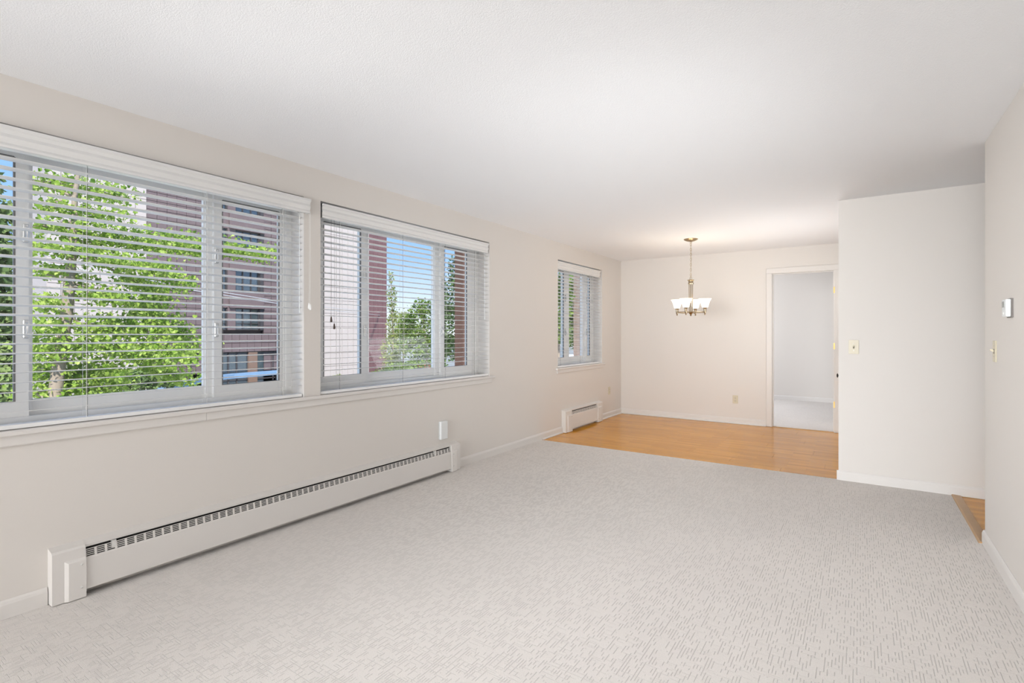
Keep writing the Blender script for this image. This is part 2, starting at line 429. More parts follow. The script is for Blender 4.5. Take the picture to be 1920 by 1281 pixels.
# baseboards
BBP = [(0, 0), (.013, 0), (.013, .062), (.009, .074), (.003, .082), (0, .082)]
def bb_x(name, x, y0, y1, sgn, label):
    return struct(MB().prism_y([(x + sgn * a, c) for a, c in BBP], y0, y1).build(name, M['trim']), label, 'baseboard')
def bb_y(name, yy, x0, x1, sgn, label):
    return struct(MB().prism_x([(yy + sgn * a, c) for a, c in BBP], x0, x1).build(name, M['trim']), label, 'baseboard')
bb_x('baseboard_left', 0, -6.6, .778, 1, 'baseboard at the lower left corner before the long heater')
bb_x('baseboard_left_middle', 0, 3.738, 5.83, 1, 'baseboard on the window wall between the two heaters')
bb_x('baseboard_left_far', 0, 6.98, YB - .012, 1, 'short baseboard between the small heater and the far corner')
bb_y('baseboard_back', YB, .0, DX0 - .073, -1, 'baseboard along the dining end wall')
bb_y('baseboard_partition', YP, XP - .013, XR + 2.2, -1, 'baseboard along the foot of the partition wall')
bb_x('baseboard_right', XR, -6.6, YRE + .013, -1, 'baseboard along the foot of the right wall')
bb_y('baseboard_bedroom', 11.16, .0, 5.2, -1, 'baseboard in the bedroom seen through the doorway')
SHP = [(0, 0), (.016, 0), (.014, .009), (.008, .016), (0, .018)]
struct(MB().prism_y([(.013 + a, c) for a, c in SHP], 5.33, 5.83).prism_y([(.013 + a, c) for a, c in SHP], 6.98, YB - .013).build('trim_2', M['trim']), 'pale quarter round along the planks under the window wall', 'trim')
struct(MB().prism_x([(YB - .013 - a, c) for a, c in SHP], .012, DX0 - .073).build('trim_3', M['trim']), 'pale quarter round along the planks under the end wall', 'trim')

# ------------------------------------------------------------------ windows, stools, aprons
def window(name, op, lites, label):
    """three-lite slider: op = opening, lites = glass spans along y"""
    y0, y1 = op; XO, XI = -.235, -.145
    w = thing(name, (-.19, (y0 + y1) / 2, .86), label, 'window', kind='structure')
    fz0, fz1 = .868, 2.195
    f = MB()
    f.box(XO, XI, y0, y1, ZS, fz0 - .0); f.box(XO, XI, y0, y1, fz1, ZT)
    f.box(XO, XI, y0, y0 + .045, fz0, fz1); f.box(XO, XI, y1 - .045, y1, fz0, fz1)
    for p_, q_ in ((lites[0][1] + .004, lites[1][0] - .004), (lites[1][1] + .004, lites[2][0] - .004)): f.box(-.200, -.1785, p_, q_, fz0, fz1)
    f.build('window_frame', M['frame'], w)
    MB().box(-.16, -.133, y0 + .045, y1 - .045, ZS, fz0 + .012).build('track', M['frame'], w)
    gz0, gz1 = .952, 2.118
    for k, (a, c) in enumerate(lites):
        side = k != 1
        X0, X1 = (-.178, -.152) if side else (-.222, -.192)
        if k == 0: a0, c0 = y0 + .045, c + .052
        elif k == 2: a0, c0 = a - .052, y1 - .045
        else: a0, c0 = a - .045, c + .045
        s = MB()
        s.box(X0, X1, a0, a, fz0, fz1); s.box(X0, X1, c, c0, fz0, fz1)
        s.box(X0, X1, a, c, fz0, gz0); s.box(X0, X1, a, c, gz1, fz1)
        sh = s.build('sash', M['frame'], w)
        g = MB(); t = .004
        for (p, q, r1, r2) in ((a - t, a + .003, gz0, gz1), (c - .003, c + t, gz0, gz1)): g.box(X1 - .012, X1 + .0008, p, q, r1, r2)
        g.box(X1 - .012, X1 + .0008, a, c, gz0 - t, gz0 + .003); g.box(X1 - .012, X1 + .0008, a, c, gz1 - .003, gz1 + t)
        g.build('gasket', M['gasket'] if side else M['frame'], sh)
        xm = (X0 + X1) / 2
        MB().box(xm - .002, xm + .002, a, c, gz0, gz1).build('pane', M['glass'], sh)
        if side:
            ym = c0 - .012 if k == 0 else a0 + .012
            for z in (1.30, 1.76):
                lt = MB(); lt.box(X1, X1 + .012, ym - .012, ym + .012, z - .045, z + .045, .004); lt.tube([(X1 + .012, ym, z + .028), (X1 + .026, ym, z + .016), (X1 + .026, ym, z - .02), (X1 + .014, ym, z - .034)], .005, 6)
                lt.build('latch', M['latch'], sh)
    # painted lining of the recess
    r = MB(); r.box(-WT + .02, 0.0, y0, y0 + .004, .84, ZT); r.box(-WT + .02, 0.0, y1 - .004, y1, .84, ZT)
    r.build('reveal_lining', M['trim'], w)
    return w
window('window_1', O1, ((.19, .697), (.768, 1.568), (1.661, 2.041)), 'largest white vinyl slider window, at the left edge, ginkgo outside')
window('window_2', O2, ((2.40, 2.745), (2.850, 3.640), (3.752, 4.094)), 'middle white vinyl slider window with blue sky outside')
window('window_3', O3, ((5.80, 6.17), (6.38, 6.80), (6.905, 6.98)), 'small white vinyl slider window above the small heater')

STP = [(-.15, .815), (.024, .815), (.030, .820), (.030, .834), (.025, .840), (-.15, .840)]
struct(MB().prism_y(STP, -.1, 4.345).build('trim_4', M['trim']), 'long white window stool under the two large windows', 'window sill')
struct(MB().prism_y(STP, O3[0] - .05, O3[1] + .055).build('trim_5', M['trim']), 'short white window stool under the small window', 'window sill')
APP = [(0, .768), (.010, .768), (.014, .774), (.014, .815), (0, .815)]
for k, (a, c) in enumerate(((-.08, 1.486), (1.4875, 4.305))):
    struct(MB().prism_y(APP, a, c).build('trim_%d' % (6 + k), M['trim']), ('apron board under the long stool, left piece' if k == 0 else 'apron board under the long stool, longer right piece'), 'trim')
struct(MB().prism_y(APP, O3[0] - .025, O3[1] + .03).build('trim_8', M['trim']), 'apron board under the small window', 'trim')

# ------------------------------------------------------------------ blinds
PITCH = 0.0445
def slat_mesh(L):
    w, t, n = .0505, .0023, 7; top, bot = [], []
    for k in range(n):
        x = -w / 2 + w * k / (n - 1); c = .0011 * (1 - (2 * x / w) ** 2)
        top.append((x, c + t / 2)); bot.append((x, c - t / 2))
    return MB().prism_y(bot + top[::-1], 0, L).mesh('slat', M['slat'], True)

def blind(label, y0, y1, xv, val, tilt, ladders, z_top=2.075, tassels=None, wand=None):
    ya, yb = y0 + .012, y1 - .012
    xs = -.034
    r = thing('window_blind', (xs, (y0 + y1) / 2, .845), label, 'blind', 'white slatted blinds on the window wall')
    # valance with a moulded face
    a, c, ret = val
    prof = [(xv - .022, 2.203), (xv + .016, 2.203), (xv + .016, 2.190), (xv + .008, 2.184), (xv + .004, 2.168), (xv + .010, 2.152), (xv + .006, 2.140), (xv + .0, 2.128), (xv + .006, 2.116), (xv + .004, 2.106), (xv - .008, 2.106), (xv - .008, 2.19), (xv - .022, 2.19)]
    v = MB().prism_y(prof, a, c)
    if ret: v.box(xv - ret, xv + .002, c - .010, c, 2.106, 2.203); v.box(xv - ret, xv + .002, a, a + .010, 2.106, 2.203)
    v.build('valance', M['valance'], r)
    MB().box(-.066, min(xv - .026, -.012), ya, yb, 2.118, 2.178).build('headrail', M['frame'], r)
    br = MB().box(-.062, -.008, ya, yb, .8435, .862)
    br.build('bottom_rail', M['white'], r)
    for yy in (ya + .07, yb - .07): MB().lathe([(.0005, .8402), (.010, .8402), (.012, .8425), (.012, .8445)], xs, yy, 10).build('rail_button', M['plate_dark'], r)
    me = slat_mesh(yb - ya)
    z, k = z_top, 0
    while z > .878:
        o = link('slat', me, r); o.location = (xs, ya, z + rnd.uniform(-.0012, .0012))
        o.rotation_euler = (rnd.uniform(-.0006, .0006), -math.radians(tilt + rnd.uniform(-2.2, 2.2)), 0)
        z -= PITCH; k += 1
    for yl in ladders:
        for x in (-.060, -.008): MB().tube([(x, yl, 2.12), (x, yl + .001, 1.5), (x, yl, .862)], .0009, 5).build('ladder_cord', M['cord'], r)
        MB().tube([(xs, yl + .012, 2.12), (xs, yl + .012, .862)], .0011, 5).build('lift_cord', M['greycord'], r)
    if tassels:
        for (yy, x, zb, zt, m) in tassels:
            cd = MB().tube([(x, yy, 2.112), (x, yy + .002, (zb + 2.1) / 2), (x, yy, zb + .04)], .0010, 5).build('pull_cord', M['cord'] if m == 'white' else M['greycord'], r)
            MB().lathe([(.0015, .042), (.004, .038), (.0075, .020), (.0085, .008), (.006, .0), (.0005, -.001)], x, yy, 10, zb).build('tassel', M[m], cd, True)
    if wand:
        yy, x = wand
        MB().tube([(x - .012, yy, 2.11), (x, yy, 2.098), (x + .004, yy, 2.075), (x - .003, yy, 2.058), (x - .007, yy, 2.07)], .0024, 6).build('wand_hook', M['latch'], r)
        MB().tube([(x, yy, 2.06), (x, yy, 1.50), (x + .001, yy, 1.42)], [.0016, .0022, .0038], 6).build('tilt_wand', M['plastic'], r)
    return r
blind('wide white slatted blind at the left edge with a deep moulded valance', O1[0], O1[1], .030, (.10, 2.158, .03), 7, (.30, .93, 1.50, 1.98),
      tassels=((2.148, .036, 1.447, 0, 'white'), (2.155, .040, 1.440, 0, 'white')), wand=(2.095, .004))
blind('white slatted blind of the middle window with two dark tassels', O2[0], O2[1], .004, (2.272, 4.243, .03), 2, (2.44, 3.08, 3.62, 4.06),
      tassels=((2.352, .002, 1.36, 0, 'tassel'), (2.378, .002, 1.31, 0, 'tassel')), wand=(4.19, .004))
blind('narrow white slatted blind of the small window by the far corner', O3[0], O3[1], -.018, (5.742, 7.045, .03), 5, (5.85, 6.42, 6.80), wand=(6.98, .0))

# ------------------------------------------------------------------ baseboard heaters
def heater(label, y0, y1, cap, xf, h, groups):
    r = thing('baseboard_heater', (xf / 2, (y0 + y1) / 2, 0), label, 'heater', 'hydronic baseboard heaters under the windows')
    ya, yb = y0 + cap, y1 - cap
    MB().prism_y([(.0, h + .012), (.0, h + .004), (xf - .018, h - .006), (xf - .018, h - .014), (xf - .014, h - .014), (xf - .012, h - .002)], ya, yb).build('top_hood', M['heater'], r)
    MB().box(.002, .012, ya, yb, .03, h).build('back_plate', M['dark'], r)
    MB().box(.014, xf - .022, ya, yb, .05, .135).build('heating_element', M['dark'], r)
    pz = h - .062
    MB().box(xf - .032, xf - .030, ya, yb, .12, h - .02).build('slot_shade', M['dark'], r)  # dark sheet added to stand for shade behind the grille
    MB().prism_y([(xf - .008, .036), (xf - .002, .033), (xf, .036), (xf, pz - .004), (xf - .005, pz), (xf - .009, pz)], ya, yb).build('front_panel', M['heater'], r)
    # sloped grille: five long louvers crossed by short bars
    g0, g1 = Vector((xf - .007, 0, pz)), Vector((xf - .013, 0, h - .027))
    for k in range(5):
        p = g0.lerp(g1, k / 4); MB().box(p.x - .004, p.x + .0005, ya, yb, p.z - .0016, p.z + .0016).build('louver', M['heater'], r)
    step = (yb - ya) / groups
    bm_ = MB().prism_y([(g0.x - .003, g0.z), (g0.x + .0015, g0.z), (g1.x + .0015, g1.z), (g1.x - .003, g1.z)], -.0045, .0045).mesh('grille_bar', M['heater'])
    for k in range(groups + 1):
        o = link('grille_bar', bm_, r); o.location = (0, ya + k * step, 0)
    if groups > 20:                      # damper brackets showing in the slot
        for yy in (ya + .115, yb - .21):
            MB().box(xf - .028, xf - .008, yy - .006, yy + .012, h - .052, h - .016).build('bracket', M['latch'], r)
    for (a, c, inner) in ((y0, ya, 1), (yb, y1, -1)):
        cp = MB().prism_y([(0, .004), (xf, .004), (xf, h - .008), (xf - .010, h), (.0, h + .012)], a, c).build('end_cap', M['heater'], r)
        p = MB()
        i0, i1 = (a + .045 if inner == 1 else a), (c if inner == 1 else c - .045)
        if i1 - i0 < .02: i0, i1 = a + .01, c
        e_ = .014
        lo, hi = (i0, i1)
        A = [(xf, lo, .004), (xf, hi, .004), (xf, hi, h - .055), (xf, lo, h - .055)]
        l2, h2 = (lo + e_, hi) if inner == 1 else (lo, hi - e_)
        B = [(xf + .010, l2, .004), (xf + .010, h2, .004), (xf + .010, h2, h - .066), (xf + .010, l2, h - .066)]
        p.quad(*B)
        for k in range(4): p.quad(A[k], A[(k + 1) % 4], B[(k + 1) % 4], B[k])
        p.build('raised_panel', M['heater'], cp)
        for z in (.055, h - .085):
            MB().lathe_axis([(.0055, 0), (.0055, .002), (.003, .0035), (.0001, .0037)], (xf + .010, (c if inner == 1 else a) - inner * .018, z), (1, 0, 0), 10).build('screw', M['latch'], cp, True)
    return r
heater('long cream baseboard heater running under the two large windows', .781, 3.735, .126, .062, .250, 64)
heater('short cream baseboard heater on the planks under the small window', 5.832, 6.975, .17, .062, .280, 20)

# ------------------------------------------------------------------ wall fittings
bx = thing('wall_box', (.0, 3.545, .31), 'small white plastic box on the wall above the long heater', 'box')
MB().box(0, .034, 3.500, 3.590, .312, .474, .003).build('cover', M['plastic'], bx)
MB().box(.008, .010, 3.4985, 3.5915, .313, .473).build('seam', M['screen'], bx)

def outlet(label, o, axis):
    """duplex outlet; axis 'y' faces -y, 'x' faces +x"""
    r = thing('wall_outlet', o, label, 'outlet', 'beige duplex outlets of the dining corner')
    def B(a0, a1, z0, z1, d0, d1, m, name, par, ch=0.0):
        if axis == 'y': q = MB().box(o[0] + a0, o[0] + a1, o[1] - d1, o[1] - d0, o[2] + z0, o[2] + z1, ch)
        else: q = MB().box(o[0] + d0, o[0] + d1, o[1] + a0, o[1] + a1, o[2] + z0, o[2] + z1, ch)
        return q.build(name, m, par)
    B(-.036, .036, -.058, .058, 0, .006, M['plate'], 'plate', r, .002)
    for s in (-1, 1):
        sk = B(-.017, .017, s * .020 - .014, s * .020 + .014, .004, .0085, M['plate'], 'socket', r, .002)
        for dx in (-.007, .007): B(dx - .0013, dx + .0013, s * .020 - .003, s * .020 + .007, .0080, .0089, M['plate_dark'], 'slot', sk)
        B(-.002, .002, s * .020 - .010, s * .020 - .006, .0080, .0089, M['plate_dark'], 'ground_hole', sk)
    B(-.002, .002, -.002, .002, .005, .0075, M['latch'], 'screw', r)
    return r
outlet('beige outlet low on the end wall left of the doorway', (1.714, YB, .342), 'y')
outlet('beige outlet on the window wall beside the far corner', (0, 7.345, .404), 'x')

def switch(label, o, axis):
    r = thing('light_switch', o, label, 'switch', 'beige toggle light switches')
    def B(a0, a1, z0, z1, d0, d1):
        if axis == 'y': return MB().box(o[0] + a0, o[0] + a1, o[1] - d1, o[1] - d0, o[2] + z0, o[2] + z1, .0015)
        return MB().box(o[0] - d1, o[0] - d0, o[1] + a0, o[1] + a1, o[2] + z0, o[2] + z1, .0015)
    B(-.0365, .0365, -.060, .060, 0, .006).build('plate', M['plate'], r)
    B(-.006, .006, -.013, .013, .004, .0075).build('toggle_slot', M['plate_dark'], r)
    if axis == 'y': t = MB().prism_x([(o[1] - .006, o[2] - .008), (o[1] - .006, o[2] + .007), (o[1] - .022, o[2] + .014), (o[1] - .024, o[2] + .006)], o[0] - .004, o[0] + .004)
    else: t = MB().prism_y([(o[0] - .006, o[2] - .008), (o[0] - .006, o[2] + .007), (o[0] - .022, o[2] + .014), (o[0] - .024, o[2] + .006)], o[1] - .004, o[1] + .004)
    t.build('toggle', M['plate'], r)
    for z in (-.030, .030): B(-.003, .003, z - .003, z + .003, .005, .0075).build('screw', M['latch'], r)
    return r
switch('beige toggle switch on the partition wall beside its left edge', (3.134, YP, 1.162), 'y')
switch('beige toggle switch on the right wall under the thermostat', (XR, 3.905, 1.178), 'x')

tm = thing('thermostat', (XR, 3.54, 1.362), 'white boxy thermostat on the right wall above the switch', 'thermostat')
MB().box(XR - .008, XR, 3.496, 3.590, 1.358, 1.454).build('back_plate', M['greycord'], tm)
MB().box(XR - .027, XR - .006, 3.500, 3.586, 1.362, 1.450, .004).build('case', M['plastic'], tm)
MB().box(XR - .0285, XR - .026, 3.535, 3.578, 1.410, 1.440).build('screen', M['screen'], tm)
MB().box(XR - .0285, XR - .026, 3.545, 3.566, 1.374, 1.384).build('button', M['frame'], tm)

# ------------------------------------------------------------------ doorway to the bedroom
dr = thing('door_1', ((DX0 + DX1) / 2, YB, 0), 'open doorway in the end wall with cream casing', 'door', kind='structure')
cs = MB()
def casing(q, x0, x1, z0, z1): q.box(x0, x1, YB - .015, YB, z0, z1, .003)
q = MB(); casing(q, DX0 - .072, DX0 - .004, 0, DZ + .004); q.build('casing', M['trim'], dr)
q = MB(); casing(q, DX1 + .004, DX1 + .072, 0, DZ + .004); q.build('casing', M['trim'], dr)
q = MB(); casing(q, DX0 - .072, DX1 + .072, DZ + .004, DZ + .074); q.build('casing', M['trim'], dr)
j = MB(); j.box(DX0 - .02, DX0, YB - .002, YB + .127, 0, DZ); j.box(DX1, DX1 + .02, YB - .002, YB + .127, 0, DZ); j.box(DX0 - .02, DX1 + .02, YB - .002, YB + .127, DZ, DZ + .02)
j.build('jamb', M['trim'], dr)
st = MB(); st.box(DX0, DX0 + .011, YB + .05, YB + .078, 0, DZ - .011); st.box(DX1 - .011, DX1, YB + .05, YB + .078, 0, DZ - .011); st.box(DX0, DX1, YB + .05, YB + .078, DZ - .011, DZ)
st.build('door_stop', M['trim'], dr)
leaf = MB().box(DX1 + .006, DX1 + .041, YB + .135, YB + .84, .012, DZ - .006).build('door_leaf', M['trim'], dr)
for z in (1.84, 1.115, .36):
    hg = MB().box(DX1 - .0025, DX1, YB + .082, YB + .125, z - .045, z + .045)
    hg.tube([(DX1 + .001, YB + .130, z - .047), (DX1 + .001, YB + .130, z + .047)], .006, 8)
    hg.box(DX1 - .0030, DX1 + .012, YB - .0165, YB - .0145, z - .040, z + .040)
    hg.build('hinge', M['brass'], dr)
struct(MB().prism_x([(YB + .012, -.003), (YB + .046, -.003), (YB + .040, .004), (YB + .018, .004)], DX0, DX1).build('trim_9', M['threshold']), 'thin metal edged strip at the doorway between planks and carpet', 'threshold')

# closet door on the dining side of the partition (only its dark knob shows past the wall edge)
d2 = thing('door_2', (XP, 6.1, 0), 'flush door on the dining side of the partition, black knob showing', 'door', kind='structure')
MB().box(XP - .004, XP, 5.62, 6.38, .01, 2.04).build('door_leaf', M['trim'], d2)
MB().lathe_axis([(.024, 0), (.024, .003), (.010, .004), (.009, .008), (.018, .011), (.020, .016), (.013, .021), (.0002, .022)], (XP - .004, 5.69, .885), (-1, 0, 0), 14).build('door_knob', M['black'], d2, True)

# ------------------------------------------------------------------ chandelier
CX, CY = 1.455, 6.472
ch = thing('chandelier', (CX, CY, H), 'gilt four light chandelier with frosted flared shades over the planks', 'chandelier')
MB().lathe([(.0005, 0), (.084, 0), (.084, -.004), (.076, -.012), (.050, -.024), (.022, -.031), (.010, -.034), (.0005, -.036)], CX, CY, 28, H).build('ceiling_canopy', M['nickel'], ch, True)
MB().tube([(CX + .010 * math.cos(w), CY, H - .045 + .010 * math.sin(w)) for w in [2 * math.pi * i / 12 for i in range(12)]], .0022, 6, True).build('canopy_loop', M['nickel'], ch, True)
lk = MB().tube([(.0085 * math.cos(w), 0, .019 * math.sin(w)) for w in [2 * math.pi * i / 14 for i in range(14)]], .0021, 6, True).mesh('chain_link', M['nickel'], True)
n_l = 14
for k in range(n_l):
    o = link('chain_link', lk, ch); o.location = (CX, CY, H - .066 - k * (.405 / (n_l - 1))); o.rotation_euler = (0, 0, (k % 2) * R90 + .3)
MB().tube([(CX, CY, H - .03), (CX + .004, CY, 2.2), (CX, CY, 1.95)], .0018, 5).build('power_cord', M['nickel'], ch)
MB().tube([(CX + .014 * math.cos(w), CY, 1.958 + .016 * math.sin(w)) for w in [2 * math.pi * i / 12 for i in range(12)]], .0026, 6, True).build('hanging_loop', M['nickel'], ch, True)
MB().lathe([(.0005, 1.944), (.026, 1.942), (.040, 1.938), (.042, 1.932), (.030, 1.926), (.029, 1.902), (.034, 1.894), (.030, 1.886), (.0005, 1.884)], CX, CY, 20).build('column_cap', M['nickel'], ch, True)
for k in range(4):
    w = k * R90 + .55
    MB().tube([(CX + .022 * math.cos(w), CY + .022 * math.sin(w), 1.89), (CX + .020 * math.cos(w), CY + .020 * math.sin(w), 1.54)], .0042, 8).build('column_rod', M['nickel'], ch, True)
MB().lathe([(.0005, 1.552), (.030, 1.548), (.032, 1.538), (.020, 1.526), (.010, 1.512), (.012, 1.504), (.006, 1.494), (.0005, 1.492)], CX, CY, 18).build('hub', M['nickel'], ch, True)
RR = .172
MB().tube([(CX + RR * math.cos(w), CY + RR * math.sin(w), 1.540) for w in [2 * math.pi * i / 40 for i in range(40)]], .0048, 8, True).build('ring', M['nickel'], ch, True)
SH = [(.024, 1.590), (.034, 1.594), (.040, 1.610), (.047, 1.640), (.057, 1.670), (.070, 1.693), (.076, 1.700), (.073, 1.7005), (.055, 1.672), (.044, 1.640), (.037, 1.612), (.030, 1.598)]
for k, deg in enumerate((177, 268, 357, 88)):
    w = math.radians(deg) - .03; px, py = CX + RR * math.cos(w), CY + RR * math.sin(w)
    MB().tube([(CX + .02 * math.cos(w), CY + .02 * math.sin(w), 1.534), (CX + .1 * math.cos(w), CY + .1 * math.sin(w), 1.530), (px, py, 1.540)], .0042, 8).build('arm', M['nickel'], ch, True)
    so = MB().lathe([(.0005, 1.504), (.006, 1.502), (.010, 1.510), (.006, 1.518), (.013, 1.526), (.015, 1.545), (.015, 1.578), (.021, 1.584), (.027, 1.590), (.0005, 1.592)], px, py, 16).build('socket', M['nickel'], ch, True)
    MB().lathe(SH, px, py, 24).build('glass_shade', M['shade'], so, True)
    light('chandelier_bulb', 'POINT', (px, py, 1.72), (0, 0, 0), 1.1, (1.0, 0.86, 0.68), .03)

# ------------------------------------------------------------------ outdoors
M['grass'] = mat('street_lawn_and_asphalt', (0.26, 0.26, 0.25), 0.9, var=0.15, vscale=0.25)
M['pale_tile'] = mat('pale_pink_facade_panel', (0.47, 0.415, 0.40), 0.7, var=0.05, vscale=.8)
M['mauve_tile'] = mat('mauve_facade_tile', (0.145, 0.105, 0.110), 0.6, var=0.12, vscale=1.6)
M['maroon_tile'] = mat('maroon_facade_tile', (0.155, 0.078, 0.083), 0.6, var=0.10, vscale=1.6)
M['joint'] = mat('dark_facade_joint', (0.055, 0.042, 0.046), 0.8, var=0.1)
M['pale_joint'] = mat('grey_facade_joint', (0.22, 0.19, 0.185), 0.8, var=0.1)
M['dglass'] = mat('dark_building_glass', (0.10, 0.13, 0.16), 0.06, 0.55, var=0.2, vscale=.5, spec=1.0)
M['bframe'] = mat('dark_window_frame', (0.05, 0.045, 0.05), 0.5, var=0.1)
M['canopy'] = mat('light_blue_canopy', (0.20, 0.33, 0.52), 0.4, var=0.04)
M['pillar'] = mat('pinkish_pillar', (0.19, 0.12, 0.09), 0.7, var=0.08)
M['brick'] = mat('brown_brick', (0.115, 0.056, 0.038), 0.8, var=0.2, vscale=9)
M['bark'] = mat('pale_grey_bark', (0.30, 0.24, 0.19), 0.85, var=0.25, vscale=9, bump=.6, bscale=30)
M['carwhite'] = mat('white_car_paint', (0.75, 0.77, 0.80), 0.2, var=0.01)
M['carred'] = mat('red_car_paint', (0.5, 0.06, 0.05), 0.2, var=0.02)
M['cardark'] = mat('slate_car_paint', (0.10, 0.13, 0.17), 0.2, var=0.02)
M['tyre'] = mat('tyre_rubber', (0.02, 0.02, 0.02), 0.8, var=0.1)
M['cable'] = mat('pale_overhead_cable', (0.62, 0.60, 0.60), 0.4, var=0.05)
M['ginkgo'] = leaf_mat('ginkgo_leaf_green', (0.13, 0.25, 0.03), (0.44, 0.57, 0.12), .45, 5.0)
M['ginkgo2'] = leaf_mat('ginkgo_leaf_bright', (0.22, 0.37, 0.05), (0.60, 0.70, 0.22), .5, 9.0)
M['green_a'] = leaf_mat('cool_tree_green', (0.10, 0.17, 0.06), (0.28, 0.36, 0.14), .3, 1.6)
M['green_b'] = leaf_mat('mid_tree_green', (0.075, 0.14, 0.03), (0.26, 0.36, 0.09), .3, 1.2)
M['green_c'] = leaf_mat('dark_conifer_green', (0.05, 0.10, 0.035), (0.14, 0.21, 0.08), .2, 1.4)
M['green_d'] = leaf_mat('yellow_green_shrub', (0.20, 0.25, 0.06), (0.42, 0.46, 0.18), .35, 1.5)

GZ = -3.2
struct(MB().box(-140, -.6, -80, 160, GZ - .2, GZ).build('ground', M['grass']), 'street level ground outside, far below the windows', 'ground')

M['bounce_slab'] = mat('pale_reflector_concrete', (0.78, 0.76, 0.72), 0.9, var=0.05, vscale=.6)
struct(MB().box(-11, -.6, -25, 45, GZ, GZ + .03).build('reflector', M['bounce_slab']), 'added pale courtyard under the windows', 'reflector')  # unseen pale slab added to bounce sunlight up to blinds and frames

def leaf_cloud(name, pts, sizes, m, parent, fan=False, seed=1, kind='stuff'):
    """real leaf geometry, one small folded blade per point, joined as one part"""
    g = np.random.default_rng(seed); pts = np.asarray(pts, float); N = len(pts)
    if fan: shape = np.array([(0, 0, 0), (-.50, .62, .08), (-.28, .92, 0), (0, .80, -.05), (.28, .92, 0), (.50, .62, .08)]); faces = [(0, 3, 2, 1), (0, 5, 4, 3)]
    else: shape = np.array([(0, 0, 0), (-.32, .5, .10), (0, 1, 0), (.32, .5, .10)]); faces = [(0, 2, 1), (0, 3, 2)]
    A = g.normal(size=(N, 3)); A[:, 2] = A[:, 2] * .7 - .35; A /= np.linalg.norm(A, axis=1)[:, None]
    B = np.cross(A, g.normal(size=(N, 3))); B /= np.linalg.norm(B, axis=1)[:, None]; C = np.cross(A, B)
    s = np.asarray(sizes)[:, None, None]
    V = pts[:, None, :] + s * (shape[None, :, 0, None] * B[:, None, :] + shape[None, :, 1, None] * A[:, None, :] + shape[None, :, 2, None] * C[:, None, :])
    k = len(shape); fl = np.array([len(f) for f in faces]); fi = np.concatenate([np.array(f) for f in faces])
    idx = (fi[None, :] + (np.arange(N) * k)[:, None]).ravel(); ln = np.tile(fl, N)
    me = bpy.data.meshes.new(name); me.vertices.add(N * k); me.vertices.foreach_set('co', V.reshape(-1).astype(np.float32))
    me.loops.add(len(idx)); me.loops.foreach_set('vertex_index', idx.astype(np.int32))
    me.polygons.add(len(ln)); me.polygons.foreach_set('loop_start', np.concatenate(([0], np.cumsum(ln)[:-1])).astype(np.int32))
    me.update(calc_edges=True); me.validate(); me.materials.append(m)
    o = link(name, me, parent)
    if kind: o['kind'] = kind
    return o

# --- ginkgo close to the left window
XG = -6.2
base = at(100, 800, XG)
gk = thing('ginkgo_tree', (base.x, base.y, GZ), 'bright green ginkgo tree with a pale trunk outside the left window', 'tree')
tp = [Vector((base.x, base.y - .05, GZ))] + [at(u, v, XG + .1) for u, v in ((102, 760), (108, 700), (116, 650), (125, 590), (130, 530), (136, 470), (140, 415), (140, 370), (148, 320), (150, 260))]
MB().tube(tp, [.10, .085, .080, .075, .072, .068, .050, .040, .034, .026, .015], 10).build('trunk', M['bark'], gk, True)
strokes = [([(60, 338), (150, 350), (238, 372)], 15, 260), ([(66, 385), (140, 395), (222, 405)], 11, 170),
           ([(64, 425), (150, 428), (240, 440), (320, 448), (400, 462), (470, 472), (515, 480)], 15, 720), ([(150, 452), (260, 462), (340, 466), (392, 478)], 11, 300),
           ([(64, 462), (120, 468), (190, 476)], 11, 170), ([(170, 486), (250, 492), (300, 508), (355, 540)], 11, 300),
           ([(64, 505), (110, 512), (160, 520)], 12, 130), ([(230, 515), (270, 535), (312, 560)], 15, 250),
           ([(64, 560), (105, 575)], 14, 90), ([(150, 545), (200, 556), (230, 560)], 13, 150), ([(245, 560), (290, 590), (335, 625), (366, 655)], 19, 520),
           ([(64, 612), (110, 612)], 14, 110), ([(150, 606), (200, 612), (260, 612), (300, 630)], 17, 360), ([(130, 645), (200, 650), (270, 655), (330, 668), (362, 668)], 17, 480),
           ([(64, 650), (120, 660)], 18, 170), ([(64, 690), (130, 700), (200, 700)], 20, 380), ([(230, 650), (290, 690), (352, 716)], 12, 300), ([(64, 735), (150, 735), (210, 728)], 22, 420),
           ([(200, 690), (225, 705)], 16, 90), ([(64, 790), (160, 780), (240, 765)], 26, 300), ([(420, 470), (480, 475)], 8, 80)]
gp = []; grng = np.random.default_rng(11)
for si, (pl, spread, cnt) in enumerate(strokes):
    off = grng.uniform(-.55, .55)
    P = [at(u, v, XG + off * (.4 + .6 * min(1, abs(u - 130) / 200))) for u, v in pl]
    if len(P) > 2 and cnt > 120:
        anchor = min(tp, key=lambda t: (t - P[0]).length)
        MB().tube([anchor] + P if (anchor - P[0]).length < 1.2 else P, [.022] + [.016 - .012 * i / len(P) for i in range(len(P))] if (anchor - P[0]).length < 1.2 else [.016 - .012 * i / len(P) for i in range(len(P))], 6).build('branch', M['bark'], gk, True)
    seg = [(P[i], P[i + 1]) for i in range(len(P) - 1)]; wts = np.array([(c - a).length for a, c in seg]); wts /= wts.sum()
    for i in grng.choice(len(seg), int(cnt * 3.0), p=wts):
        a, c = seg[i]; t = grng.uniform(); p = a.lerp(c, t)
        sp_ = spread * .0083
        gp.append((p.x + grng.normal() * .22, p.y + grng.normal() * sp_ * .8, p.z + grng.normal() * sp_ * .62))
gp = np.array(gp); half = grng.uniform(size=len(gp)) < .5
leaf_cloud('foliage', gp[half], grng.uniform(.042, .078, half.sum()), M['ginkgo'], gk, True, 3)
